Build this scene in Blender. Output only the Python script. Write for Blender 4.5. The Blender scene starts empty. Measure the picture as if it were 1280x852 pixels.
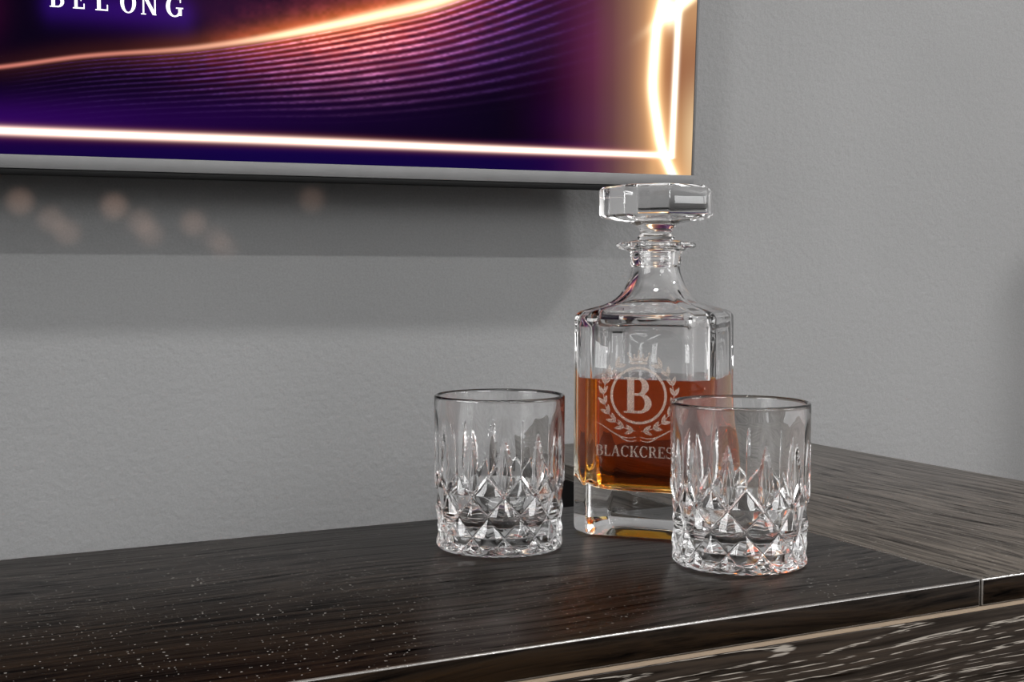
import bpy, bmesh, math, random
import numpy as np
from mathutils import Vector, Matrix

random.seed(7)
rng = np.random.default_rng(7)
S = bpy.context.scene
COL = S.collection
R = math.radians

# ------------------------------------------------------------------ camera
F = 1523.0                      # focal length in pixels of the 1280x852 frame
HOR = 352.0                     # horizon row
TOP = 0.80                      # height of the sideboard top
CAMH = 0.162                    # camera height above that top
PITCH = math.atan((426 - HOR) / F)
cam_d = bpy.data.cameras.new('camera')
cam_d.sensor_width = 36.0
cam_d.lens = 36.0 * F / 1280.0
cam_d.clip_start = 0.02
cam = bpy.data.objects.new('camera', cam_d)
COL.objects.link(cam)
CAM = Vector((0, 0, TOP + CAMH))
cam.location = CAM
cam.rotation_euler = (math.pi / 2 - PITCH, 0, 0)
S.camera = cam
FWD = Vector((0, math.cos(PITCH), -math.sin(PITCH)))
UPV = Vector((0, math.sin(PITCH), math.cos(PITCH)))
RGT = Vector((1, 0, 0))


def ray(px, py):
    return RGT * ((px - 640) / F) + FWD + UPV * (-(py - 426) / F)


def ground(px, py, z=TOP):
    d = ray(px, py)
    return CAM + d * ((z - CAM.z) / d.z)


# ------------------------------------------------------------------ world, lights, exposure
S.view_settings.view_transform = 'Standard'
S.view_settings.look = 'None'
S.view_settings.gamma = 1.0
S.view_settings.use_curve_mapping = False
S.view_settings.exposure = 0.0
cy = S.cycles
cy.max_bounces = 24
cy.transmission_bounces = 24
cy.glossy_bounces = 8
cy.diffuse_bounces = 4
cy.transparent_max_bounces = 16
cy.sample_clamp_indirect = 6.0
cy.blur_glossy = 0.5

W = bpy.data.worlds.new('world')
S.world = W
W.use_nodes = True
W.node_tree.nodes['Background'].inputs[0].default_value = (1, 1, 1, 1)
W.node_tree.nodes['Background'].inputs[1].default_value = 0.04

# room frame: u along the television wall (to the right), v out of the wall into the room
WYAW = R(18.7)
WX = Vector((math.cos(WYAW), math.sin(WYAW), 0))
WN = Vector((math.sin(WYAW), -math.cos(WYAW), 0))
W0 = Vector((0.255, 1.330, 0))
CEIL = 2.50


def room(u, v, z):
    p = W0 + WX * u + WN * v
    return Vector((p.x, p.y, z))


def area(name, loc, aim, sx, sy, power, color=(1, 1, 1), shape='RECTANGLE', spread=180):
    d = bpy.data.lights.new(name, 'AREA')
    d.shape = shape
    d.size = sx
    if shape == 'RECTANGLE':
        d.size_y = sy
    d.energy = power
    d.color = color
    d.spread = R(spread)
    o = bpy.data.objects.new(name, d)
    COL.objects.link(o)
    o.location = loc
    o.rotation_euler = (Vector(aim) - Vector(loc)).to_track_quat('-Z', 'Y').to_euler()
    return o


# unseen tall panes of light added in both side walls to brighten the glass
VF = 3.7
UL, UR = -2.4, 2.3
WIN = [(UL, 1, 1.0, 0.8, 36), (UR, -1, 2.3, 0.7, 22)]      # wall u, inward side, centre v, width, power
WZ0, WZ1 = 0.55, 2.2
for (wu, wd, wv, ww, wp) in WIN:
    area('window_daylight', room(wu + wd * 0.03, wv, (WZ0 + WZ1) / 2), room(wu + wd, wv, (WZ0 + WZ1) / 2),
         WZ1 - WZ0 - 0.1, ww - 0.1, wp, (0.99, 0.995, 1.0))
# and a wide high one added behind the camera for the same effect
FWU, FWW, FZ0, FZ1 = 0.35, 1.7, 1.35, 2.3
area('window_daylight', room(FWU, VF - 0.03, (FZ0 + FZ1) / 2), room(FWU, 0, (FZ0 + FZ1) / 2), FWW - 0.1, FZ1 - FZ0 - 0.1, 46, (0.99, 0.995, 1.0))
# ceiling downlights: (u, v, disc diameter, power)
DOWN = [(1.45, 2.36, 0.07, 56), (1.20, 1.15, 0.17, 58), (-0.95, 1.15, 0.17, 30), (-0.75, 2.36, 0.07, 42)]
for (u, v, dd, p) in DOWN:
    area('downlight_beam', room(u, v, CEIL - 0.012), room(u, v, 0), dd, dd, p, (1, 0.99, 0.98), 'DISK')


# ------------------------------------------------------------------ materials
def nt(name):
    m = bpy.data.materials.new(name)
    m.use_nodes = True
    t = m.node_tree
    b = t.nodes['Principled BSDF']
    return m, t, b


def N(t, kind, **kw):
    n = t.nodes.new(kind)
    for k, v in kw.items():
        setattr(n, k, v)
    return n


def srgb(c):
    c = np.asarray(c, dtype=float)
    if c.max() > 1.0:
        c = c / 255.0
    return np.where(c <= 0.04045, c / 12.92, ((c + 0.055) / 1.055) ** 2.4)


def ramp(t, stops):
    r = N(t, 'ShaderNodeValToRGB')
    e = r.color_ramp.elements
    while len(e) < len(stops):
        e.new(0.5)
    for i, (p, c) in enumerate(stops):
        e[i].position = p
        e[i].color = (c[0], c[1], c[2], 1)
    return r


def simple(name, col, rough=0.5, metal=0.0, spec=0.5):
    m, t, b = nt(name)
    tc = N(t, 'ShaderNodeTexCoord')
    no = N(t, 'ShaderNodeTexNoise')
    no.inputs['Scale'].default_value = 60
    t.links.new(tc.outputs['Object'], no.inputs['Vector'])
    c = np.array(col)
    rp = ramp(t, [(0.3, c * 0.94), (0.7, np.minimum(c * 1.06, 1))])
    t.links.new(no.outputs['Fac'], rp.inputs[0])
    t.links.new(rp.outputs[0], b.inputs['Base Color'])
    b.inputs['Roughness'].default_value = rough
    b.inputs['Metallic'].default_value = metal
    b.inputs['Specular IOR Level'].default_value = spec
    return m


def wall_mat(name, col, bump=0.5):
    m, t, b = nt(name)
    tc = N(t, 'ShaderNodeTexCoord')
    n1 = N(t, 'ShaderNodeTexNoise')
    n1.inputs['Scale'].default_value = 150
    n1.inputs['Detail'].default_value = 3
    n2 = N(t, 'ShaderNodeTexNoise')
    n2.inputs['Scale'].default_value = 3.0
    n3 = N(t, 'ShaderNodeTexNoise')
    n3.inputs['Scale'].default_value = 520
    for n in (n1, n2, n3):
        t.links.new(tc.outputs['Object'], n.inputs['Vector'])
    c = np.array(col)
    rp = ramp(t, [(0.3, c * 0.95), (0.7, c * 1.05)])
    t.links.new(n2.outputs['Fac'], rp.inputs[0])
    ml = N(t, 'ShaderNodeMix', data_type='RGBA', blend_type='OVERLAY')
    ml.inputs['Factor'].default_value = 0.16
    t.links.new(rp.outputs[0], ml.inputs[6])
    t.links.new(n3.outputs['Fac'], ml.inputs[7])
    t.links.new(ml.outputs[2], b.inputs['Base Color'])
    b.inputs['Roughness'].default_value = 0.85
    b.inputs['Specular IOR Level'].default_value = 0.2
    bp = N(t, 'ShaderNodeBump')
    bp.inputs['Strength'].default_value = bump
    bp.inputs['Distance'].default_value = 0.002
    t.links.new(n1.outputs['Fac'], bp.inputs['Height'])
    t.links.new(bp.outputs[0], b.inputs['Normal'])
    return m


def wood_mat(name, along, dark, light, rough=0.3, streak=0.0, dust=True, gscale=1.0, spec=0.5):
    """dark stained ash: grain runs along the given local axis"""
    m, t, b = nt(name)
    tc = N(t, 'ShaderNodeTexCoord')
    # gentle waviness of the grain
    wn = N(t, 'ShaderNodeTexNoise')
    wn.inputs['Scale'].default_value = 5
    wn.inputs['Detail'].default_value = 1
    t.links.new(tc.outputs['Object'], wn.inputs['Vector'])
    sub = N(t, 'ShaderNodeVectorMath', operation='SUBTRACT')
    sub.inputs[1].default_value = (0.5, 0.5, 0.5)
    t.links.new(wn.outputs['Color'], sub.inputs[0])
    scl = N(t, 'ShaderNodeVectorMath', operation='SCALE')
    scl.inputs['Scale'].default_value = 0.012 if streak > 0 else 0.03
    t.links.new(sub.outputs[0], scl.inputs[0])
    add = N(t, 'ShaderNodeVectorMath', operation='ADD')
    t.links.new(tc.outputs['Object'], add.inputs[0])
    t.links.new(scl.outputs[0], add.inputs[1])
    mp = N(t, 'ShaderNodeMapping')
    s = [260 * gscale, 260 * gscale, 260 * gscale]
    s[along] = 7
    mp.inputs['Scale'].default_value = s
    t.links.new(add.outputs[0], mp.inputs['Vector'])
    g = N(t, 'ShaderNodeTexNoise')
    g.inputs['Scale'].default_value = 1.0
    g.inputs['Detail'].default_value = 4
    g.inputs['Roughness'].default_value = 0.65
    t.links.new(mp.outputs[0], g.inputs['Vector'])
    d, l = np.array(dark), np.array(light)
    rp = ramp(t, [(0.36, d), (0.52, (d + l) / 2), (0.66, l)])
    t.links.new(g.outputs['Fac'], rp.inputs[0])
    col = rp.outputs[0]
    if streak > 0:
        mp2 = N(t, 'ShaderNodeMapping')
        s2 = [42, 42, 42]
        s2[along] = 1.5
        mp2.inputs['Scale'].default_value = s2
        t.links.new(add.outputs[0], mp2.inputs['Vector'])
        g2 = N(t, 'ShaderNodeTexNoise')
        g2.inputs['Scale'].default_value = 1.0
        g2.inputs['Detail'].default_value = 1.0
        g2.inputs['Roughness'].default_value = 0.45
        t.links.new(mp2.outputs[0], g2.inputs['Vector'])
        # level lines of the stretched noise: cathedral grain
        m5 = N(t, 'ShaderNodeMath', operation='MULTIPLY')
        m5.inputs[1].default_value = 22.0
        t.links.new(g2.outputs['Fac'], m5.inputs[0])
        pp = N(t, 'ShaderNodeMath', operation='PINGPONG')
        pp.inputs[1].default_value = 0.5
        t.links.new(m5.outputs[0], pp.inputs[0])
        # fine broken pores inside the streaks
        mp3 = N(t, 'ShaderNodeMapping')
        s3 = [1700, 1700, 1700]
        s3[along] = 60
        mp3.inputs['Scale'].default_value = s3
        t.links.new(add.outputs[0], mp3.inputs['Vector'])
        g3 = N(t, 'ShaderNodeTexNoise')
        g3.inputs['Scale'].default_value = 1.0
        g3.inputs['Detail'].default_value = 1
        t.links.new(mp3.outputs[0], g3.inputs['Vector'])
        r2 = ramp(t, [(0.07, (1, 1, 1)), (0.12, (0, 0, 0))])
        r3 = ramp(t, [(0.47, (0, 0, 0)), (0.55, (1, 1, 1))])
        t.links.new(pp.outputs[0], r2.inputs[0])
        t.links.new(g3.outputs['Fac'], r3.inputs[0])
        mu = N(t, 'ShaderNodeMath', operation='MULTIPLY')
        t.links.new(r2.outputs[0], mu.inputs[0])
        t.links.new(r3.outputs[0], mu.inputs[1])
        mu2 = N(t, 'ShaderNodeMath', operation='MULTIPLY')
        mu2.inputs[1].default_value = streak
        t.links.new(mu.outputs[0], mu2.inputs[0])
        mx = N(t, 'ShaderNodeMix', data_type='RGBA')
        t.links.new(mu2.outputs[0], mx.inputs[0])
        t.links.new(col, mx.inputs[6])
        mx.inputs[7].default_value = (0.19, 0.172, 0.15, 1)  # pale streaks: sheen on the pores put into the colour
        col = mx.outputs[2]
    if dust:
        fac = None
        for (sc, th) in ((170, 0.075), (420, 0.11)):
            vo = N(t, 'ShaderNodeTexVoronoi')
            vo.voronoi_dimensions = '2D'
            vo.inputs['Scale'].default_value = sc
            t.links.new(tc.outputs['Object'], vo.inputs['Vector'])
            sp = N(t, 'ShaderNodeSeparateColor')
            t.links.new(vo.outputs['Color'], sp.inputs[0])
            a = N(t, 'ShaderNodeMath', operation='LESS_THAN')
            t.links.new(vo.outputs['Distance'], a.inputs[0])
            mm = N(t, 'ShaderNodeMath', operation='MULTIPLY')
            mm.inputs[1].default_value = th * 1.8
            t.links.new(sp.outputs[1], mm.inputs[0])
            t.links.new(mm.outputs[0], a.inputs[1])
            k = N(t, 'ShaderNodeMath', operation='GREATER_THAN')
            k.inputs[1].default_value = 0.84
            t.links.new(sp.outputs[0], k.inputs[0])
            mu = N(t, 'ShaderNodeMath', operation='MULTIPLY')
            t.links.new(a.outputs[0], mu.inputs[0])
            t.links.new(k.outputs[0], mu.inputs[1])
            if fac is None:
                fac = mu.outputs[0]
            else:
                mxx = N(t, 'ShaderNodeMath', operation='MAXIMUM')
                t.links.new(fac, mxx.inputs[0])
                t.links.new(mu.outputs[0], mxx.inputs[1])
                fac = mxx.outputs[0]
        # dust settles on upward faces only
        gn = N(t, 'ShaderNodeNewGeometry')
        sz = N(t, 'ShaderNodeSeparateXYZ')
        t.links.new(gn.outputs['True Normal'], sz.inputs[0])
        uz = N(t, 'ShaderNodeMath', operation='GREATER_THAN')
        uz.inputs[1].default_value = 0.9
        t.links.new(sz.outputs['Z'], uz.inputs[0])
        uf = N(t, 'ShaderNodeMath', operation='MULTIPLY')
        t.links.new(fac, uf.inputs[0])
        t.links.new(uz.outputs[0], uf.inputs[1])
        f2 = N(t, 'ShaderNodeMath', operation='MULTIPLY')
        f2.inputs[1].default_value = 0.6
        t.links.new(uf.outputs[0], f2.inputs[0])
        mx = N(t, 'ShaderNodeMix', data_type='RGBA')
        t.links.new(f2.outputs[0], mx.inputs[0])
        t.links.new(col, mx.inputs[6])
        mx.inputs[7].default_value = (0.17, 0.16, 0.145, 1)
        col = mx.outputs[2]
    t.links.new(col, b.inputs['Base Color'])
    sr = N(t, 'ShaderNodeMapRange')          # open pores do not shine
    sr.inputs['From Min'].default_value = 0.28
    sr.inputs['From Max'].default_value = 0.58
    sr.inputs['To Min'].default_value = 0.0
    sr.inputs['To Max'].default_value = spec * 1.35
    t.links.new(g.outputs['Fac'], sr.inputs[0])
    t.links.new(sr.outputs[0], b.inputs['Specular IOR Level'])
    rr = N(t, 'ShaderNodeMapRange')
    rr.inputs['To Min'].default_value = rough + 0.08
    rr.inputs['To Max'].default_value = rough - 0.06
    t.links.new(g.outputs['Fac'], rr.inputs[0])
    t.links.new(rr.outputs[0], b.inputs['Roughness'])
    bp = N(t, 'ShaderNodeBump')
    bp.inputs['Strength'].default_value = 0.25
    bp.inputs['Distance'].default_value = 0.0006
    t.links.new(g.outputs['Fac'], bp.inputs['Height'])
    t.links.new(bp.outputs[0], b.inputs['Normal'])
    return m


def glass_mat(name, ior=1.5, col=(1, 1, 1)):
    m, t, b = nt(name)
    b.inputs['Base Color'].default_value = (*col, 1)
    b.inputs['Transmission Weight'].default_value = 1.0
    b.inputs['Roughness'].default_value = 0.0
    b.inputs['IOR'].default_value = ior
    return m


M_wall = wall_mat('grey_wall_paint', (0.130, 0.1305, 0.1315))
M_room = wall_mat('pale_wall_paint', (0.55, 0.55, 0.55), 0.1)
M_darkened = wall_mat('dark_wall_paint', (0.10, 0.10, 0.102), 0.1)  # unseen left wall kept dark to cut its reflection in the decanter
M_ceil = wall_mat('white_ceiling_paint', (0.8, 0.8, 0.8), 0.1)
M_floor = wood_mat('floor_boards', 0, (0.06, 0.04, 0.028), (0.12, 0.085, 0.06), 0.4, dust=False)
M_top = wood_mat('dark_ash_top', 0, (0.0003, 0.00015, 0.0001), (0.0072, 0.0034, 0.0009), 0.29, spec=0.075)
M_topd = wood_mat('dark_ash_top_crosswise', 1, (0.007, 0.0054, 0.0042), (0.056, 0.046, 0.036), 0.32, spec=0.35)  # paler base colour stands in for the wall's reflection on this panel
M_front = wood_mat('dark_ash_limed_front', 0, (0.0025, 0.0015, 0.0008), (0.013, 0.008, 0.0045), 0.42, streak=0.8, dust=False, spec=0.15)
M_black = simple('black_carcass', (0.0015, 0.0012, 0.0012), 0.6, spec=0.08)
M_tan = simple('bare_board_edge', (0.12, 0.088, 0.058), 0.7)
M_glass = glass_mat('clear_glass', 1.5)
M_glass2 = glass_mat('clear_cut_glass', 1.5)
M_white = simple('white_paint', (0.75, 0.75, 0.74), 0.5)
M_chin = simple('brushed_grey_bezel', (0.052, 0.052, 0.053), 0.5)
M_blk = simple('black_plastic', (0.0015, 0.0015, 0.0016), 0.6, spec=0.08)

# whisky: absorbs with depth; its free surface refracts, its sides touch the glass (refraction happens on the glass there)
LIQ = 0.100
M_whisky, t, b = nt('amber_whisky')
b.inputs['Base Color'].default_value = (1, 1, 1, 1)
b.inputs['Transmission Weight'].default_value = 1.0
b.inputs['Roughness'].default_value = 0.0
b.inputs['IOR'].default_value = 1.36
tc = N(t, 'ShaderNodeTexCoord')
sz = N(t, 'ShaderNodeSeparateXYZ')
t.links.new(tc.outputs['Object'], sz.inputs[0])
gt = N(t, 'ShaderNodeMath', operation='GREATER_THAN')
gt.inputs[1].default_value = LIQ - 0.00005
t.links.new(sz.outputs['Z'], gt.inputs[0])
tr = N(t, 'ShaderNodeBsdfTransparent')
mx = N(t, 'ShaderNodeMixShader')
t.links.new(gt.outputs[0], mx.inputs[0])
t.links.new(tr.outputs[0], mx.inputs[1])
t.links.new(b.outputs[0], mx.inputs[2])
t.links.new(mx.outputs[0], t.nodes['Material Output'].inputs['Surface'])
va = N(t, 'ShaderNodeVolumeAbsorption')
va.inputs['Color'].default_value = (0.925, 0.70, 0.0, 1)
va.inputs['Density'].default_value = 115.0
t.links.new(va.outputs[0], t.nodes['Material Output'].inputs['Volume'])
M_wetglass = glass_mat('clear_glass_wet_side', 1.5 / 1.36)

# frosted engraving
M_etch, t, b = nt('frosted_engraving')
b.inputs['Base Color'].default_value = (0.25, 0.205, 0.175, 1)
b.inputs['Roughness'].default_value = 0.9
tr = N(t, 'ShaderNodeBsdfTransparent')
mx = N(t, 'ShaderNodeMixShader')
tc = N(t, 'ShaderNodeTexCoord')
no = N(t, 'ShaderNodeTexNoise')
no.inputs['Scale'].default_value = 1800
mr = N(t, 'ShaderNodeMapRange')
mr.inputs['To Min'].default_value = 0.3
mr.inputs['To Max'].default_value = 0.85
t.links.new(tc.outputs['Object'], no.inputs['Vector'])
t.links.new(no.outputs['Fac'], mr.inputs[0])
t.links.new(mr.outputs[0], mx.inputs[0])
t.links.new(tr.outputs[0], mx.inputs[1])
t.links.new(b.outputs[0], mx.inputs[2])
t.links.new(mx.outputs[0], t.nodes['Material Output'].inputs['Surface'])

# television picture: colours stored on the screen's mesh
M_screen, t, b = nt('lit_screen')
at = N(t, 'ShaderNodeAttribute', attribute_name='picture')
b.inputs['Base Color'].default_value = (0.0005, 0.0005, 0.0005, 1)
b.inputs['Roughness'].default_value = 0.1
b.inputs['Specular IOR Level'].default_value = 0.004
t.links.new(at.outputs['Color'], b.inputs['Emission Color'])
b.inputs['Emission Strength'].default_value = 1.0
M_letter, t, b = nt('lit_lettering')
b.inputs['Base Color'].default_value = (0.1, 0.1, 0.1, 1)
b.inputs['Emission Color'].default_value = (0.95, 0.9, 1.0, 1)
b.inputs['Emission Strength'].default_value = 1.3
M_lamp, t, b = nt('lamp_disc')
b.inputs['Emission Color'].default_value = (1, 0.95, 0.88, 1)
b.inputs['Emission Strength'].default_value = 3.0


# ------------------------------------------------------------------ mesh helpers
def link(name, me, mat, parent=None):
    o = bpy.data.objects.new(name, me)
    if mat:
        me.materials.append(mat)
    COL.objects.link(o)
    o.parent = parent
    return o


def tag(o, label, cat, group=None):
    o['label'] = label
    o['category'] = cat
    if group:
        o['group'] = group
    return o


def empty(name, loc, rz=0, rx=0):
    o = bpy.data.objects.new(name, None)
    o.empty_display_size = 0.05
    COL.objects.link(o)
    o.location = loc
    o.rotation_euler = (rx, 0, rz)
    return o


def box(name, lo, hi, mat, parent=None, bevel=0.0, seg=2):
    bm = bmesh.new()
    bmesh.ops.create_cube(bm, size=1)
    lo, hi = Vector(lo), Vector(hi)
    for v in bm.verts:
        v.co = Vector([lo[i] + (v.co[i] + 0.5) * (hi[i] - lo[i]) for i in range(3)])
    if bevel > 0:
        bmesh.ops.bevel(bm, geom=bm.edges[:], offset=bevel, segments=seg, affect='EDGES', profile=0.5)
    me = bpy.data.meshes.new(name)
    bm.to_mesh(me)
    bm.free()
    if bevel > 0:
        me.shade_smooth()
        me.set_sharp_from_angle(angle=R(40))
    return link(name, me, mat, parent)


def rings_mesh(name, rings, close_start=True, close_end=True, sharp=None, loop=False):
    """rings: array (levels, n, 3), a closed tube skinned level by level"""
    A = np.asarray(rings, dtype=float)
    L, n, _ = A.shape
    verts = A.reshape(-1, 3).tolist()
    faces = []
    for i in range(L - 1):
        for j in range(n):
            k = (j + 1) % n
            faces.append((i * n + j, i * n + k, (i + 1) * n + k, (i + 1) * n + j))
    if close_start:
        c = A[0].mean(0)
        verts.append(c.tolist())
        ci = len(verts) - 1
        for j in range(n):
            faces.append((ci, (j + 1) % n, j))
    if close_end:
        c = A[-1].mean(0)
        verts.append(c.tolist())
        ci = len(verts) - 1
        o = (L - 1) * n
        for j in range(n):
            faces.append((ci, o + j, o + (j + 1) % n))
    me = bpy.data.meshes.new(name)
    me.from_pydata(verts, [], faces)
    me.update()
    me.shade_smooth()
    if sharp is not None:
        me.set_sharp_from_angle(angle=R(sharp))
    return me


# ------------------------------------------------------------------ room shell
def struct(o):
    o['kind'] = 'structure'
    return o


def slab(name, u0, u1, v0, v1, z0, z1, mat):
    """a box in room coordinates, built in its own rotated frame"""
    o = box(name, (u0, -v1, z0), (u1, -v0, z1), mat)
    o.location = W0
    o.rotation_euler = (0, 0, WYAW)
    return struct(o)


slab('floor', UL, UR, 0, VF, -0.1, 0, M_floor)
slab('ceiling', UL, UR, 0, VF, CEIL, CEIL + 0.1, M_ceil)
slab('wall_back', UL - 0.1, UR + 0.1, -0.1, 0, -0.1, CEIL + 0.1, M_wall)
slab('wall_left', UL - 0.1, UL, 0, VF, -0.1, CEIL + 0.1, M_darkened)
slab('wall_right', UR, UR + 0.1, 0, VF, -0.1, CEIL + 0.1, M_room)
slab('wall_front', UL - 0.1, UR + 0.1, VF + 0.02, VF + 0.12, -0.1, CEIL + 0.1, M_room)
for i, (wu, wd, wv, ww, wp) in enumerate(WIN):  # made-up surrounds for the added side lights
    u0, u1 = sorted((wu, wu + wd * 0.02))
    w = slab('window_%d' % (i + 1), u0, u1, wv - ww / 2, wv + ww / 2, WZ0, WZ1, M_white)
    u0, u1 = sorted((wu + wd * 0.02, wu + wd * 0.05))
    for (a0, a1, c0, c1) in ((-ww / 2, -ww / 2 + 0.05, WZ0, WZ1), (ww / 2 - 0.05, ww / 2, WZ0, WZ1),
                             (-ww / 2, ww / 2, WZ0, WZ0 + 0.05), (-ww / 2, ww / 2, WZ1 - 0.05, WZ1)):
        box('window_frame', (u0, -(wv + a1), c0), (u1, -(wv + a0), c1), M_white, w, 0.004)
w = slab('window_3', FWU - FWW / 2, FWU + FWW / 2, VF, VF + 0.02, FZ0, FZ1, M_white)
for (a0, a1, c0, c1) in ((-FWW / 2, -FWW / 2 + 0.05, FZ0, FZ1), (FWW / 2 - 0.05, FWW / 2, FZ0, FZ1),
                         (-FWW / 2, FWW / 2, FZ0, FZ0 + 0.05), (-FWW / 2, FWW / 2, FZ1 - 0.05, FZ1)):
    box('window_frame', (FWU + a0, -VF, c0), (FWU + a1, -VF + 0.03, c1), M_white, w, 0.004)
# unseen panel added off to the right only to shade the wall
slab('wall_partition', 0.57, 0.72, 0.28, 0.31, 0.0, 1.36, M_wall)
for i, (u, v, dd, p) in enumerate(DOWN):
    n = 32
    ang = np.linspace(0, 2 * math.pi, n, endpoint=False)
    prof = [(dd / 2 + 0.004, 0.0), (dd / 2 + 0.02, 0.0), (dd / 2 + 0.02, -0.008), (dd / 2 + 0.004, -0.006)]
    prof.append(prof[0])
    me = rings_mesh('trim', [[(r * math.cos(a), r * math.sin(a), z) for a in ang] for r, z in prof], False, False, 30)
    o = struct(link('trim_%d' % (i + 1), me, M_white))
    o.location = room(u, v, CEIL)

# ------------------------------------------------------------------ sideboard
DYAW = R(26.3)
A = ground(1226.5, 723.8)
sb = empty('sideboard', (A.x, A.y, 0), DYAW)
tag(sb, 'dark brown ash sideboard carrying the decanter and both tumblers', 'sideboard')
TH = 0.015
LEN = 1.75
D1, D2, W2 = 0.288, 0.588, 0.290
tp = box('top_panel', (-LEN, 0, TOP - TH), (-0.0004, D1, TOP), M_top, sb, 0.0009, 3)
tp2 = box('top_panel', (0.0008, 0.0, TOP - TH), (W2, D2, TOP), M_topd, sb, 0.0009, 3)
M_arris = simple('lacquered_edge', (0.05, 0.045, 0.04), 0.22, spec=1.0)  # edge made paler and glossier to bring out a highlight
for o in (tp, tp2):
    o.data.materials.append(M_arris)
    o.data.materials.append(M_top)
    for pg in o.data.polygons:
        if pg.normal.y < -0.97:
            pg.material_index = 2
        if max(abs(c) for c in pg.normal) < 0.97:
            pg.material_index = 1
tp2['label'] = 'top panel with its grain running crosswise'
box('carcass', (-LEN + 0.004, 0.012, 0.0), (-0.0005, D1 - 0.004, TOP - TH), M_black, sb)
box('carcass', (0.0, 0.012, 0.0), (W2 - 0.004, D2 - 0.004, TOP - TH), M_black, sb)
# overlapping drawer fronts below the tops, their bare upper edge showing
for (u0, u1) in ((-0.95, W2), (-LEN, -0.955)):
    z1 = TOP - TH - 0.0002
    for (z0, zt) in ((z1 - 0.235, z1), (z1 - 0.475, z1 - 0.24), (z1 - 0.715, z1 - 0.48)):
        df = box('drawer_front', (u0, -0.0038, z0), (u1, 0.0118, zt - 0.0006), M_front, sb, 0.0006, 1)
        box('edge_band', (u0, -0.0038, zt - 0.0006), (u1, 0.0118, zt), M_tan, df)


# ------------------------------------------------------------------ cut glass tumblers
def tumbler_mesh():
    RO, HT = 0.0401, 0.0930
    n = 12 * 30
    th = np.arange(n) / n * 2 * math.pi
    NU = 12.0
    P = 0.0246
    z_n3 = 0.0360            # row of nodes the leaves spring from
    zs = np.unique(np.concatenate([np.linspace(0.0016, 0.075, 150), np.linspace(0.075, HT - 0.0012, 14)]))
    u = th / (2 * math.pi) * NU

    def tri(x):
        return np.abs(((x + 0.5) % 1.0) - 0.5) * 2      # 0 at whole numbers, 1 half way

    rings = []
    # underside: shallow star-cut recess
    for (r, z) in ((0.006, 0.0030), (0.018, 0.0026), (0.030, 0.0016), (0.0345, 0.0004), (0.0358, 0.0)):
        rings.append(np.stack([r * np.cos(th), r * np.sin(th),
                               np.full(n, z) + (0.0009 * tri(u) if r < 0.031 else 0)], 1))
    rings.append(np.stack([0.0378 * np.cos(th), 0.0378 * np.sin(th), np.full(n, 0.0003)], 1))
    for z in zs:
        a = 1 - tri(u + (z - z_n3) / P)        # 1 on a groove
        b = 1 - tri(u - (z - z_n3) / P)
        lat = np.maximum(a, b)                 # pyramids between crossing grooves
        # small second cut inside each diamond
        fine = 0.0007 * (1 - tri(2 * u)) * (1 - lat)
        depth_l = 0.0030 * lat ** 1.15 + fine
        ztop = z_n3 + (P / 2) * tri(u)         # zigzag upper limit of the lattice
        k = np.clip((ztop - z) / 0.0012, 0, 1)
        # bottom ring of upright flutes
        kb = np.clip((z - 0.0035) / 0.003, 0, 1)
        depth = depth_l * k * kb + (1 - kb) * 0.0012
        # tall pointed leaves
        tt = (z - z_n3) / 0.0360
        if 0 < tt < 1:
            half = 0.205 * (math.sin(math.pi * tt ** 0.72)) ** 0.8
            du = np.abs(((u + 0.5) % 1.0) - 0.5)
            leaf = np.clip(1 - (du / max(half, 1e-4)) ** 2, 0, 1)
            depth = np.maximum(depth, 0.0021 * leaf * min(1, half / 0.12))
        # very soft panels up to the rim
        soft = 0.00035 * tri(u) * np.clip((HT - 0.004 - z) / 0.03, 0, 1)
        r = RO - depth - soft
        rings.append(np.stack([r * np.cos(th), r * np.sin(th), np.full(n, z)], 1))
    ci, si = np.cos(th), np.sin(th)

    def circ(r, z):
        rings.append(np.stack([r * ci, r * si, np.full(n, z)], 1))
    RI = 0.0374
    for (r, z) in ((RO - 0.0001, HT - 0.0008), (RO - 0.0004, HT - 0.0004), (RO - 0.0008, HT - 0.00012), (RO - 0.0013, HT), (RI + 0.0009, HT - 0.00012), (RI + 0.0004, HT - 0.0005), (RI + 0.0001, HT - 0.0010), (RI, HT - 0.0018)):
        circ(r, z)
    for z in np.linspace(0.085, 0.030, 14):
        q = (0.085 - z) / 0.055
        rr_ = RI - 0.0016 * q - 0.0006 * tri(u + 0.5) * min(1, q * 4) * min(1, (1 - q) * 4)
        rings.append(np.stack([rr_ * ci, rr_ * si, np.full(n, z)], 1))
    r0, zf = RI - 0.0016, 0.0165
    for q in np.linspace(0.15, 1, 9):
        circ(r0 - 0.009 * (1 - math.cos(q * math.pi / 2)), 0.0285 - (0.0285 - zf) * math.sin(q * math.pi / 2))
    for r in (0.022, 0.014, 0.006):
        circ(r, zf - 0.0004 * (1 - r / 0.026))
    return rings_mesh('tumbler', rings, True, True, 24)


tm = tumbler_mesh()
g1 = link('whisky_tumbler', tm, M_glass2)
p = ground(624.5, 680.5)
g1.location = (p.x, p.y, TOP + 0.0002)
g1.rotation_euler = (0, 0, R(-85))
tag(g1, '', 'glass', 'cut crystal tumblers')
g1['label'] = 'empty cut crystal tumbler standing clear of the decanter, near the back edge of the sideboard'
g2 = g1.copy()
COL.objects.link(g2)
p = ground(923.5, 700.5)
g2.location = (p.x, p.y, TOP + 0.0002)
g2.rotation_euler = (0, 0, R(-90 + 10))
g2['label'] = 'empty cut crystal tumbler covering the end of the lettering on the decanter'


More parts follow.
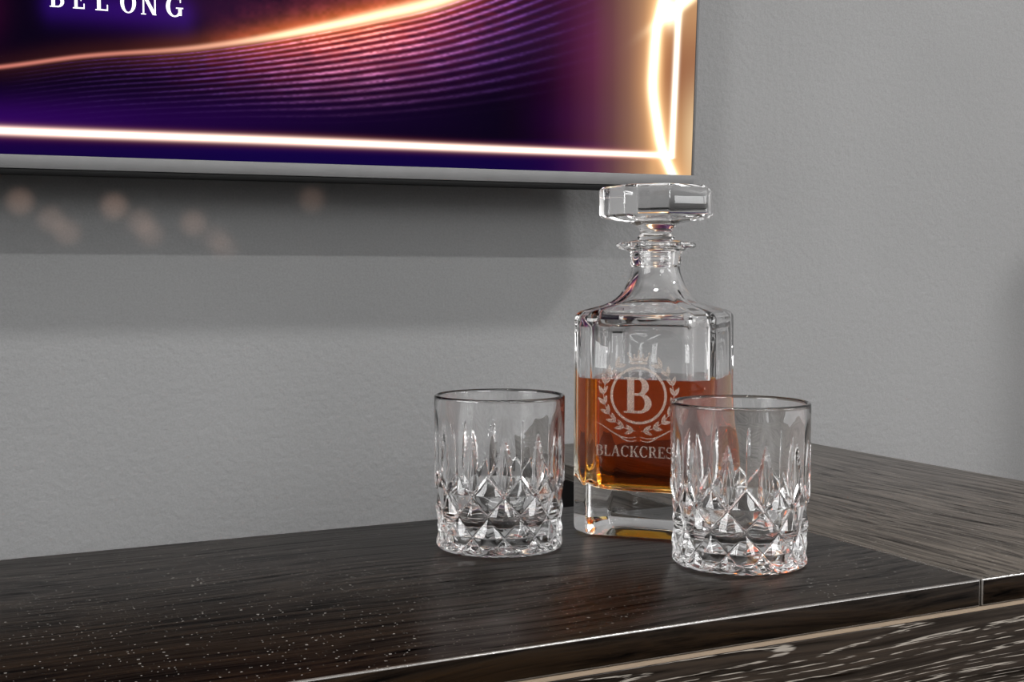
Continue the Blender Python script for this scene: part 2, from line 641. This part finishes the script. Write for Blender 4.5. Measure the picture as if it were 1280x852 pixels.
# ------------------------------------------------------------------ decanter
def section(w, c, rnd, circ_r, blend, n_flat=9, n_arc=5):
    """square of half width w with corners cut by c, rounded; blended towards a circle of radius circ_r"""
    pts = []
    corners = []
    for k in range(4):
        a = k * math.pi / 2
        for (x, y) in ((w, w - c), (w - c, w)):
            corners.append((x * math.cos(a) - y * math.sin(a), x * math.sin(a) + y * math.cos(a)))
    m = len(corners)
    for i in range(m):
        P0, P1, P2 = [np.array(corners[j % m]) for j in (i - 1, i, i + 1)]
        d0 = (P0 - P1) / np.linalg.norm(P0 - P1)
        d1 = (P2 - P1) / np.linalg.norm(P2 - P1)
        a, bq = P1 + d0 * rnd, P1 + d1 * rnd
        for q in np.linspace(0, 1, n_arc):
            pts.append((1 - q) ** 2 * a + 2 * q * (1 - q) * P1 + q * q * bq)
        nxt = P2 - d1 * rnd
        for q in np.linspace(0, 1, n_flat)[1:-1]:
            pts.append(bq * (1 - q) + nxt * q)
    pts = np.array(pts)
    ang = np.arctan2(pts[:, 1], pts[:, 0])
    ci = np.stack([np.cos(ang), np.sin(ang)], 1) * circ_r
    return pts * (1 - blend) + ci * blend


def ring(w, z, blend=0.0, circ_r=None, c=None, rnd=0.0022):
    c = c if c is not None else w * 0.258
    s = section(w, c, min(rnd, c * 0.4), circ_r if circ_r else w, blend)
    return np.concatenate([s, np.full((len(s), 1), z)], 1)


HW = 0.0462
CAVW, CAVC = HW - 0.0062, 0.0102


def cavity_levels(top, grow=0.0):
    """inside of the bottle from its floor upwards"""
    out = []
    zf = 0.0270 - grow
    for (k, dz) in ((0.30, 0.0000), (0.62, 0.0002), (0.78, 0.0010), (0.88, 0.0028), (0.95, 0.0060), (0.985, 0.0100), (1.0, 0.0150)):
        out.append(ring((CAVW + grow) * k, zf + dz, 0.25 * (1 - k), (CAVW + grow) * k, (CAVC) * k, 0.004))
    for z in sorted([0.050, 0.075, LIQ - 0.00001, top]):
        if z > top:
            continue
        out.append(ring(CAVW + grow, z, 0, None, CAVC, 0.004))
    return out


dec_loc = ground(818, 656)
DEC_YAW = R(-19.7)
dec = empty('whisky_decanter', (dec_loc.x, dec_loc.y, TOP + 0.0002), DEC_YAW)
tag(dec, 'square glass decanter half full of amber whisky, engraved with a crest', 'decanter')
rings = []
rings.append(ring(HW * 0.25, 0.0050, 0.6))
rings.append(ring(HW * 0.60, 0.0040, 0.3))
rings.append(ring(HW * 0.86, 0.0010, 0.05))
rings.append(ring(HW * 0.93, 0.0000))
rings.append(ring(HW * 0.975, 0.0004))
rings.append(ring(HW * 0.995, 0.0020))
rings.append(ring(HW, 0.0050))
for z in np.linspace(0.03, 0.136, 6):
    rings.append(ring(HW, z))
# shoulder and neck: (half width of the section, height, blend to circle)
for (w, z, bl) in ((HW, 0.1385, 0.0), (HW - 0.0007, 0.1405, 0.0), (HW - 0.0026, 0.1424, 0.01), (HW - 0.0060, 0.1438, 0.03),
                   (0.0360, 0.1452, 0.10), (0.0310, 0.1468, 0.2), (0.0268, 0.1492, 0.32), (0.0232, 0.1527, 0.45),
                   (0.0206, 0.1570, 0.6), (0.0184, 0.1620, 0.72), (0.0167, 0.1670, 0.85), (0.0157, 0.1714, 0.96)):
    rings.append(ring(w, z, bl, w))


def rnd(r, z):
    rings.append(ring(0.02, z, 1.0, r))


for (r, z) in ((0.0163, 0.1722), (0.0167, 0.1732), (0.0167, 0.1800), (0.0172, 0.1815), (0.0205, 0.1828), (0.0250, 0.1838), (0.0262, 0.1850),
               (0.0264, 0.1862), (0.0254, 0.1872), (0.0215, 0.1880), (0.0165, 0.1888), (0.0140, 0.1892), (0.0128, 0.1888), (0.0122, 0.1876),
               (0.0118, 0.1800), (0.0116, 0.1700)):
    rnd(r, z)
for (w, z, bl) in ((0.0130, 0.1640, 0.9), (0.0150, 0.1590, 0.75), (0.0180, 0.1540, 0.6), (0.0220, 0.1490, 0.45),
                   (0.0262, 0.1455, 0.32), (0.0310, 0.1425, 0.2), (0.0350, 0.1402, 0.1), (0.0382, 0.1375, 0.03)):
    rings.append(ring(w, z, bl, w))
for rg in reversed(cavity_levels(0.133)):
    rings.append(rg)
me = rings_mesh('bottle', rings, True, True, 28)
bottle = link('bottle', me, M_glass, dec)
me.materials.append(M_wetglass)
nl = len(rings[0])
n_cav = len(cavity_levels(0.133))
first = (len(rings) - n_cav) * nl
for pg in me.polygons:
    vs = [me.vertices[i].co.z for i in pg.vertices]
    if min(pg.vertices) >= first - nl and max(vs) <= LIQ and min(vs) > 0.02:
        pg.material_index = 1

# whisky inside
lr = cavity_levels(LIQ - 0.00012, 0.00015)
lr.append(ring(CAVW + 0.00015, LIQ, 0, None, CAVC, 0.004))
me = rings_mesh('whisky', lr, True, True, 40)
wh = link('whisky', me, M_whisky, dec)
wh['label'] = 'amber whisky filling the lower half of the bottle'

# stopper: octagonal disc on a short stem with a ribbed plug
st = []


def octr(r, z, bl=0.0, rr=0.001):
    s = section(r, r * (2 - math.sqrt(2)) * 1.0, rr, r, bl)
    st.append(np.concatenate([s, np.full((len(s), 1), z)], 1))


SB = 0.1890
for (r, z) in ((0.0080, 0.1700), (0.0096, 0.1705), (0.0100, 0.1715), (0.0096, 0.1725), (0.0096, 0.1740), (0.0101, 0.1750), (0.0097, 0.1762),
               (0.0097, 0.1776), (0.0103, 0.1786), (0.0099, 0.1798), (0.0102, 0.1850), (0.0105, 0.1893), (0.0120, 0.1896), (0.0125, 0.1912),
               (0.0108, 0.1925), (0.0104, 0.1945), (0.0110, 0.1965), (0.0128, 0.1982), (0.0160, 0.1998), (0.0200, 0.2010)):
    octr(r, z, 1.0)
for (r, z) in ((0.0290, 0.2024), (0.0335, 0.2036), (0.0350, 0.2050), (0.0353, 0.2060), (0.0353, 0.2205), (0.0347, 0.2222), (0.0330, 0.2236),
               (0.0300, 0.2240), (0.0270, 0.2232), (0.0120, 0.2228)):
    octr(r, z, 0.0 if r > 0.028 else 0.3)
me = rings_mesh('decanter_stopper', st, True, True, 22)
sto = link('decanter_stopper', me, M_glass)
sto.location = dec.location
sto.rotation_euler = (0, 0, DEC_YAW + R(3))
tag(sto, 'faceted octagonal glass stopper sitting in the neck of the decanter', 'stopper')


# ------------------------------------------------------------------ serif lettering (drawn as outlines)
def q_rect(x0, y0, x1, y1):
    return [[(x0, y0), (x1, y0), (x1, y1), (x0, y1)]]


def q_diag(x0, y0, x1, y1, w):
    return [[(x0 - w / 2, y0), (x0 + w / 2, y0), (x1 + w / 2, y1), (x1 - w / 2, y1)]]


def q_arc(cx, cy, rx, ry, a0, a1, thick, thin, n=18):
    out = []
    pr = None
    for i in range(n + 1):
        a = R(a0 + (a1 - a0) * i / n)
        c, s = math.cos(a), math.sin(a)
        tx = thick
        ty = thin
        o = (cx + rx * c, cy + ry * s)
        ii = (cx + (rx - tx) * c, cy + (ry - ty) * s)
        if pr:
            out.append([pr[0], o, ii, pr[1]])
        pr = (o, ii)
    return out


TK, TN, SF = 0.19, 0.07, 0.055


def stem(x, y0=0.0, y1=1.0, w=TK, foot=True, head=True):
    out = q_rect(x, y0, x + w, y1)
    e = 0.09
    if foot:
        out += q_rect(x - e, y0, x + w + e, y0 + SF)
    if head:
        out += q_rect(x - e, y1 - SF, x + w + e, y1)
    return out


def glyph(ch):
    if ch == 'B':
        return stem(0.1) + q_rect(0.29, 0.93, 0.42, 1) + q_rect(0.29, 0.49, 0.45, 0.56) + q_rect(0.29, 0, 0.45, 0.07) + \
            q_arc(0.40, 0.745, 0.29, 0.255, -90, 90, TK, TN) + q_arc(0.43, 0.28, 0.34, 0.28, -90, 90, TK, TN), 0.80
    if ch == 'E':
        return stem(0.1) + q_rect(0.29, 0.93, 0.68, 1) + q_rect(0.29, 0.47, 0.52, 0.54) + q_rect(0.29, 0, 0.70, 0.07) + \
            q_rect(0.62, 0.76, 0.68, 1) + q_rect(0.64, 0, 0.70, 0.26) + q_rect(0.47, 0.38, 0.52, 0.63), 0.76
    if ch == 'L':
        return stem(0.1) + q_rect(0.29, 0, 0.66, 0.07) + q_rect(0.60, 0, 0.66, 0.30), 0.70
    if ch == 'O':
        return q_arc(0.45, 0.5, 0.43, 0.52, 0, 360, 0.20, 0.06, 36), 0.92
    if ch == 'N':
        return stem(0.10, w=0.08) + stem(0.70, w=0.08, foot=False) + q_diag(0.16, 1.0, 0.72, 0.0, 0.20), 0.92
    if ch == 'G':
        return q_arc(0.47, 0.5, 0.45, 0.52, 48, 318, 0.21, 0.07, 30) + q_rect(0.66, 0.06, 0.84, 0.44) + \
            q_rect(0.54, 0.40, 0.92, 0.46) + q_rect(0.74, 0.70, 0.80, 0.98), 0.96
    if ch == 'C':
        return q_arc(0.46, 0.5, 0.45, 0.52, 46, 318, 0.21, 0.07, 30) + q_rect(0.72, 0.68, 0.78, 0.98), 0.86
    if ch == 'A':
        return q_diag(0.12, 0, 0.44, 1.0, 0.08) + q_diag(0.76, 0, 0.44, 1.0, 0.21) + q_rect(0.24, 0.30, 0.64, 0.37) + \
            q_rect(0.0, 0, 0.26, SF) + q_rect(0.56, 0, 0.95, SF), 0.93
    if ch == 'K':
        return stem(0.1) + q_diag(0.30, 0.40, 0.72, 1.0, 0.09) + q_diag(0.76, 0.0, 0.42, 0.58, 0.22) + \
            q_rect(0.58, 1 - SF, 0.88, 1) + q_rect(0.58, 0, 0.95, SF), 0.93
    if ch == 'R':
        return stem(0.1) + q_rect(0.29, 0.93, 0.42, 1) + q_rect(0.29, 0.45, 0.42, 0.52) + \
            q_arc(0.40, 0.725, 0.31, 0.275, -90, 90, TK, TN) + q_diag(0.74, 0.0, 0.46, 0.48, 0.20) + q_rect(0.62, 0, 0.90, SF), 0.88
    if ch == 'S':
        return q_arc(0.34, 0.745, 0.28, 0.275, 40, 270, 0.14, 0.08) + q_arc(0.34, 0.275, 0.30, 0.295, -140, 90, 0.15, 0.09) + \
            q_rect(0.50, 0.72, 0.55, 0.98) + q_rect(0.06, 0.02, 0.11, 0.30), 0.68
    if ch == 'T':
        return stem(0.30, head=False) + q_rect(0.02, 0.93, 0.78, 1) + q_rect(0.02, 0.74, 0.08, 1) + q_rect(0.72, 0.74, 0.78, 1), 0.80
    return [], 0.4


def polys_mesh(name, polys, thick=0.0, axis_fn=None):
    verts, faces = [], []
    for pl in polys:
        base = len(verts)
        # counter-clockwise so all face the same way
        ar = sum(pl[i][0] * pl[(i + 1) % len(pl)][1] - pl[(i + 1) % len(pl)][0] * pl[i][1] for i in range(len(pl)))
        if ar < 0:
            pl = pl[::-1]
        verts += [axis_fn(x, y) for x, y in pl]
        faces.append(tuple(range(base, base + len(pl))))
    me = bpy.data.meshes.new(name)
    me.from_pydata(verts, [], faces)
    me.update()
    return me


def place(polys, ox, oy, s, sx=None):
    sx = sx or s
    return [[(ox + x * sx, oy + y * s) for x, y in pl] for pl in polys]


# engraving on the front face of the bottle; millimetres, origin at the face's foot centre
def face(x, y):
    return (x * 0.001, -(HW + 0.00012), y * 0.001)


def strip(path, w0, w1=None):
    """ribbon along a list of points, width tapering"""
    out = []
    P = [np.array(p, float) for p in path]
    m = len(P)
    pr = None
    for i in range(m):
        d = P[min(i + 1, m - 1)] - P[max(i - 1, 0)]
        d = d / (np.linalg.norm(d) + 1e-9)
        nn = np.array([-d[1], d[0]])
        q = i / (m - 1)
        w = w0 if w1 is None else w0 + (w1 - w0) * abs(2 * q - 1)
        a, bb = tuple(P[i] + nn * w / 2), tuple(P[i] - nn * w / 2)
        if pr:
            out.append([pr[1], bb, a, pr[0]])
        pr = (a, bb)
    return out


CX, CY = 0.0, 90.5          # ring centre on the face
ring_p = q_arc(CX, CY, 18.2, 18.2, 0, 360, 1.7, 1.7, 64)
link('engraved_ring', polys_mesh('engraved_ring', ring_p, axis_fn=face), M_etch, bottle)
gb, gw = glyph('B')
link('engraved_initial', polys_mesh('engraved_initial', place(gb, CX - 9.6, CY - 11.2, 22.6, 23.5), axis_fn=face), M_etch, bottle)


def leaf(cx, cy, ang, ln, wd, split=True):
    """pointed leaf as a lens with a slit along its rib"""
    out = []
    m = 8
    for side in (-1, 1):
        top = []
        bot = []
        for i in range(m + 1):
            q = i / m
            h = wd * math.sin(math.pi * q ** 0.8) ** 0.9
            top.append((q * ln, side * h))
            bot.append((q * ln, side * 0.08 * wd * 2 * (1 - q)))
        pl = top + bot[::-1]
        ca, sa = math.cos(ang), math.sin(ang)
        for i in range(m):
            quad = [top[i], top[i + 1], bot[i + 1], bot[i]]
            out.append([(cx + x * ca - y * sa, cy + x * sa + y * ca) for x, y in quad])
    return out


lau = []
for sgn in (-1, 1):
    stemp = []
    for i in range(9):
        a = -82 + i * 16.5                 # degrees from +x, climbing the right-hand side
        rad = 22.6 + 0.25 * i * 0.3
        ar_ = R(a)
        x, y = rad * math.cos(ar_), rad * math.sin(ar_)
        tang = ar_ + math.pi / 2
        for (da, off) in ((0.55, -0.9), (-0.55, 0.9)):
            px = (rad + off * -0.4) * math.cos(ar_)
            py = (rad + off * -0.4) * math.sin(ar_)
            lf = leaf(px, py, tang + da, 6.6 if i < 8 else 7.6, 1.25)
            lau += [[(CX + sgn * X, CY + Y) for X, Y in pl] for pl in lf]
    stemp = [(CX + sgn * 22.6 * math.cos(R(a)), CY + 22.6 * math.sin(R(a))) for a in range(-86, 58, 8)]
    lau += strip(stemp, 0.45)
link('engraved_laurel', polys_mesh('engraved_laurel', lau, axis_fn=face), M_etch, bottle)
# crown
cr = [[(-5.6, 0), (5.6, 0), (5.6, 1.5), (-5.6, 1.5)]]
for (x0, x1, tx, ty) in ((-5.6, -2.6, -6.8, 6.2), (-3.6, 0, -2.8, 5.4), (-1.9, 1.9, 0, 7.6), (0, 3.6, 2.8, 5.4), (2.6, 5.6, 6.8, 6.2)):
    cr.append([(x0, 2.1), (x1, 2.1), (tx, ty)])
    cr += q_arc(tx, ty + 0.5, 0.75, 0.75, 0, 360, 0.74, 0.74, 8)
link('engraved_crown', polys_mesh('engraved_crown', place(cr, CX, CY + 19.6, 1.0), axis_fn=face), M_etch, bottle)
# ribbon swashes
sw = []
for sgn in (-1, 1):
    for (dy, l, amp) in ((0, 27, 7.4), (-1.8, 17, 3.4)):
        path = []
        for i in range(25):
            q = i / 24
            x = 1.0 + q * l
            y = -26.2 + dy + amp * q ** 1.7 - 1.5 * math.sin(q * math.pi * 1.6)
            path.append((CX + sgn * x, CY + y))
        sw += strip(path, 1.0, 0.25)
link('engraved_ribbon', polys_mesh('engraved_ribbon', sw, axis_fn=face), M_etch, bottle)
txt = []
xx = 0.0
for ch in 'BLACKCREST':
    g, w = glyph(ch)
    txt += place(g, xx, 0, 1.0)
    xx += w + 0.035
k = 55.5 / xx
link('engraved_lettering', polys_mesh('engraved_lettering', [[(CX - 27.8 + x * k, 51.6 + y * 7.0) for x, y in pl] for pl in txt],
                                      axis_fn=face), M_etch, bottle)

# ------------------------------------------------------------------ television
TVD = 0.10                    # gap between the lower edge of the front and the wall
TILT = R(3.5)


def on_plane(px, py, off):
    d = ray(px, py)
    P0 = W0 + WN * off
    k = (P0 - CAM).dot(WN) / d.dot(WN)
    return CAM + d * k


c0 = on_plane(867, 233.5, TVD)
tv = empty('television', c0, WYAW, TILT)
tag(tv, 'wall mounted flat television showing glowing neon waves', 'television')
TW, THT = 1.232, 0.710
CH = 0.0112
# bodies: local x along the wall, y towards the wall, z up
box('bottom_bezel', (-TW, 0, 0), (0.0, 0.012, CH), M_chin, tv, 0.0006)
box('bottom_trim', (-TW + 0.002, 0.0006, -0.0052), (-0.001, 0.030, -0.0002), M_blk, tv, 0.0008)
box('side_bezel', (-0.0022, 0, CH), (0.0, 0.012, THT), M_chin, tv, 0.0004)
box('side_bezel', (-TW, 0, CH), (-TW + 0.0022, 0.012, THT), M_chin, tv, 0.0004)
box('top_bezel', (-TW + 0.0022, 0, THT - 0.0022), (-0.0022, 0.012, THT), M_chin, tv, 0.0004)
box('back_panel', (-TW + 0.001, 0.012, 0.001), (-0.001, 0.030, THT - 0.001), M_blk, tv, 0.002)
box('back_housing', (-TW + 0.12, 0.030, 0.10), (-0.12, 0.056, 0.5), M_blk, tv, 0.006)
box('wall_bracket', (-TW / 2 - 0.2, 0.056, 0.25), (-TW / 2 + 0.2, 0.080, 0.45), M_blk, tv, 0.002)

rt = Matrix.Rotation(WYAW, 3, 'Z') @ Matrix.Rotation(TILT, 3, 'X')
TM = np.array(rt)


def tv_pix(x, z):
    """photo position of a point of the screen plane, used to lay the picture out"""
    loc = np.stack([x, np.full_like(x, 0.002), z], -1) @ TM.T + np.array(c0) - np.array(CAM)
    f = loc @ np.array(FWD)
    return 640 + F * (loc @ np.array(RGT)) / f, 426 - F * (loc @ np.array(UPV)) / f


def pl(x, xs, ys):
    return np.interp(x, xs, ys)


def smooth(x, xs, ys):
    """smooth curve through points (Catmull-Rom sampled)"""
    xs, ys = np.array(xs, float), np.array(ys, float)
    m = np.gradient(ys, xs)
    i = np.clip(np.searchsorted(xs, x) - 1, 0, len(xs) - 2)
    h = xs[i + 1] - xs[i]
    q = np.clip((x - xs[i]) / h, -0.5, 1.5)
    return (2 * q**3 - 3 * q**2 + 1) * ys[i] + (q**3 - 2 * q**2 + q) * h * m[i] + (-2 * q**3 + 3 * q**2) * ys[i + 1] + (q**3 - q**2) * h * m[i + 1]


def vnoise(x, y, seed=0):
    """smooth value noise"""
    r = np.random.default_rng(seed).random((64, 64))
    xi, yi = np.floor(x).astype(int), np.floor(y).astype(int)
    fx, fy = x - xi, y - yi
    fx, fy = fx * fx * (3 - 2 * fx), fy * fy * (3 - 2 * fy)
    g = lambda a, b: r[a % 64, b % 64]
    return (g(xi, yi) * (1 - fx) + g(xi + 1, yi) * fx) * (1 - fy) + (g(xi, yi + 1) * (1 - fx) + g(xi + 1, yi + 1) * fx) * fy


def art(X, Y):
    out = np.zeros(X.shape + (3,))

    def addc(w, c):
        nonlocal out
        out += w[..., None] * srgb(c)

    def mixc(w, c):
        nonlocal out
        out = out * (1 - w[..., None]) + w[..., None] * srgb(c)
    g = lambda d, s: np.exp(-(d / s) ** 2)
    out += srgb((7, 0, 20))
    crest = smooth(X, [-700, -300, 0, 100, 250, 320, 400, 470, 545, 600, 700, 800], [90, 96, 83, 70, 58, 48, 33, 18, 0, -20, -66, -120])
    low = smooth(X, [-400, 0, 150, 300, 430, 600, 720, 800], [190, 165, 152, 146, 144, 128, 108, 92])
    # dim purple haze
    addc(g(Y - 150, 28) * pl(X, [0, 200, 450, 640, 700], [0.8, 0.4, 0.12, 0.0, 0.1]), (48, 4, 92))
    addc(np.clip((Y - 172) / 16, 0, 1) * pl(X, [0, 300, 700, 800], [0.4, 0.6, 0.5, 0.2]), (14, 2, 74))
    # glow above the crest
    up = np.clip(crest - Y, 0, None) * (Y < crest)
    nz = vnoise(X / 16, Y / 9, 3) * 0.6 + vnoise(X / 5, Y / 4, 5) * 0.4
    fadeg = pl(X, [250, 330, 430, 520, 640], [0.0, 0.5, 1.0, 1.0, 0.2]) * (Y < crest)
    addc(np.exp(-up / 13) * fadeg * (0.5 + nz), (215, 105, 25))
    addc(np.exp(-up / 38) * fadeg * nz, (120, 30, 70))
    # body of the wave: red/orange sheen under the crest
    k = (Y - crest) / np.maximum(low - crest, 5)
    inside = np.clip(k * 12, 0, 1) * np.clip((1.1 - k) * 5, 0, 1)
    hot = np.exp(-((X - 455) / 150) ** 2 - (np.clip(k, 0, 2) / 0.42) ** 2) * inside
    addc(hot * (0.15 + 0.5 * vnoise(X / 12, Y / 3, 8)), (200, 55, 18))
    addc(np.exp(-((X - 560) / 170) ** 2 - ((k - 0.45) / 0.4) ** 2) * inside, (24, 2, 34))
    # strands
    NL = 15
    ph = np.clip(k, 0, 1.15) ** 0.8 * NL
    width = pl(X, [0, 250, 450, 700], [0.15, 0.16, 0.2, 0.17])
    d = np.abs(((ph + 0.5) % 1.0) - 0.5)
    line = np.exp(-(d / width) ** 2)
    idx = np.floor(ph + 0.5)
    rough = 0.55 + 0.9 * vnoise(X / 26 + idx * 7.3, idx * 3.1, 11) * vnoise(X / 4, Y / 1.5, 13) * 1.6
    ln = line * inside * rough
    fx = pl(X, [0, 90, 220, 330, 420, 520, 640, 700, 760], [0.0, 0.06, 0.22, 0.6, 1, 1, 0.45, 0.1, 0.0])
    warm = np.exp(-((X - 450) / 130) ** 2) * np.exp(-(np.clip(k, 0, 2) / 0.46) ** 2)
    cold = 0.85 * np.exp(-(np.clip(k - 0.1, 0, 2) / 0.55) ** 2)
    addc(ln * fx * warm * 1.6, (255, 148, 80))
    addc(ln * fx * cold * (1 - 0.7 * warm), (158, 96, 226))
    # crest line itself
    th = pl(X, [0, 150, 300, 400, 470, 545], [2.4, 2.5, 3.4, 5.0, 6.2, 7.2])
    cw = g(Y - crest - th * 0.3, th)
    hotx = pl(X, [-300, 0, 150, 280, 360, 450], [0, 0.05, 0.1, 0.35, 0.9, 1.0])
    cc = srgb((232, 130, 120))[None] * (1 - hotx[..., None]) + np.array([1.25, 1.02, 0.62]) * hotx[..., None]
    brt = pl(X, [-300, 0, 200, 300, 400], [0.4, 0.75, 0.7, 0.9, 1.3])
    out = out * (1 - cw[..., None]) + cc * (cw * brt)[..., None]
    addc(g(Y - crest, 16) * hotx, (160, 80, 30))
    # right-hand glow
    addc(pl(X, [620, 660, 690, 715, 745, 775], [0, 0.04, 0.14, 0.4, 0.75, 0.6]) * (0.75 + 0.5 * g(Y - 60, 70)), (84, 6, 62))
    tan = pl(X, [680, 710, 740, 765, 785, 805, 816, 900], [0, 0.01, 0.05, 0.15, 0.33, 0.62, 1, 1])
    mixc(tan, (206, 158, 112))
    br = np.clip((X - 822) / 10, 0, 1) * g(Y - 85, 62) * np.clip((X - 816) / 8, 0, 1)
    mixc(br * 0.75, (140, 82, 58))
    edge = np.clip((X - 852) / 22, 0, 1)
    mixc(edge * g(Y - 178, 60) * 0.9, (255, 226, 178))
    nx = smooth(Y, [-60, -20, 0, 30, 75, 110, 150, 190, 222], [846, 834, 829, 822, 817.5, 816, 821, 829, 842])
    dn = X - nx
    addc(g(dn, 17) * 0.5, (200, 140, 80))
    addc(g(dn, 8) * 0.8, (255, 225, 170))
    addc(g(dn, 4.6) * 2, (255, 250, 230))
    # bright burst at the top
    tx = 845 + (12 - Y) * 1.25
    addc(g(X - tx, 9) * g(Y - 6, 22) * 2, (255, 240, 200))
    addc(g(X - 838, 10) * g(Y - 14, 16) * 2, (255, 245, 210))
    # straight neon frame
    sx = 849 - (Y / 198) * 9.5
    vert = np.clip((199 - Y) / 2, 0, 1)
    addc(g(X - sx, 3.2) * vert * 2.2, (255, 245, 225))
    sy = smooth(X, [-600, -200, 0, 430, 640, 845], [140, 155, 163, 178.5, 187, 194.5])
    hz = np.clip((sx + 3 - X) / 2, 0, 1)
    ht = pl(X, [0, 430, 845], [4.4, 4.0, 3.0])
    addc(g(Y - sy, ht * 1.7) * hz * 0.45, (200, 90, 80))
    addc(g(Y - sy, ht) * hz * 2.4, (255, 226, 205))
    # halo behind the letters
    addc(g(np.clip(np.abs(X - 147) - 80, 0, None), 16) * g(Y - 6 - (X - 70) * 0.075, 20) * 0.35, (60, 20, 150))
    # faint haze below the letters at the right
    addc(g(X - 250, 120) * g(Y - 10, 30) * 0.25, (70, 10, 70))
    addc(g(X + 20, 26) * g(Y - 12, 40) * 0.5, (60, 6, 40))
    return np.clip(out, 0, 1.6)


gx = np.concatenate([np.linspace(-TW + 0.0022, -0.76, 24)[:-1], np.linspace(-0.76, -0.0022, 960)])
gz = np.concatenate([np.linspace(CH, 0.225, 290)[:-1], np.linspace(0.225, THT - 0.0022, 26)])
GX, GZ = np.meshgrid(gx, gz)
PX, PY = tv_pix(GX, GZ)
colr = art(PX, PY)
nxv, nzv = len(gx), len(gz)
co = np.stack([GX, np.full_like(GX, 0.002), GZ], -1).reshape(-1, 3)
ii = np.arange(nxv * nzv).reshape(nzv, nxv)
quads = np.stack([ii[:-1, :-1], ii[:-1, 1:], ii[1:, 1:], ii[1:, :-1]], -1).reshape(-1, 4)
me = bpy.data.meshes.new('screen')
me.vertices.add(len(co))
me.vertices.foreach_set('co', co.ravel())
me.loops.add(quads.size)
me.loops.foreach_set('vertex_index', quads.ravel().astype(np.int32))
me.polygons.add(len(quads))
me.polygons.foreach_set('loop_start', np.arange(0, quads.size, 4, dtype=np.int32))
me.update(calc_edges=True)
ca = me.color_attributes.new('picture', 'FLOAT_COLOR', 'POINT')
ca.data.foreach_set('color', np.concatenate([colr.reshape(-1, 3), np.ones((len(co), 1))], 1).astype(np.float32).ravel())
scr = link('screen', me, M_screen, tv)


# lettering on the screen, placed from where its baseline falls on the screen
def tv_local(px, py):
    d = np.array(ray(px, py))
    n = TM[:, 1]
    P0 = np.array(c0) + n * 0.002
    k = (P0 - np.array(CAM)) @ n / (d @ n)
    l = (np.array(CAM) + d * k - np.array(c0)) @ TM
    return l[0], l[2]


lets = []
for ch, px0, px1, py in (('B', 62, 81, 8.5), ('E', 91, 107, 10.5), ('L', 119, 136, 12.8), ('O', 150, 171, 15.4), ('N', 176, 198, 18.0), ('G', 207, 230, 20.2)):
    x0, z0 = tv_local(px0, py)
    x1, _ = tv_local(px1, py)
    g, w = glyph(ch)
    lets += place(g, x0, z0, 0.0165, (x1 - x0) / w)
link('screen_lettering', polys_mesh('screen_lettering', lets, axis_fn=lambda x, z: (x, 0.0012, z)), M_letter, scr)


# warm glints thrown onto the wall below the television by added unseen spot lights
GL = room(-0.9, 1.7, 0.86)
for (px, py, ang, pw) in ((25, 252, 1.25, 1.0), (64, 274, 0.8, 0.7), (84, 290, 0.9, 0.7), (143, 258, 1.25, 1.1), (176, 277, 0.8, 0.7),
                          (188, 292, 0.9, 0.6), (242, 279, 1.15, 0.8), (270, 298, 0.8, 0.4), (281, 309, 0.8, 0.4), (390, 250, 1.0, 0.6)):
    d = bpy.data.lights.new('glint_light', 'SPOT')
    d.energy = 75.0 * pw
    d.color = (1, 0.62, 0.46)
    d.spot_size = R(ang * 0.75)
    d.spot_blend = 1.0
    d.shadow_soft_size = 0.004
    o = bpy.data.objects.new('glint_light', d)
    COL.objects.link(o)
    o.location = GL
    tgt = on_plane(px, py, 0)
    o.rotation_euler = (tgt - GL).to_track_quat('-Z', 'Y').to_euler()
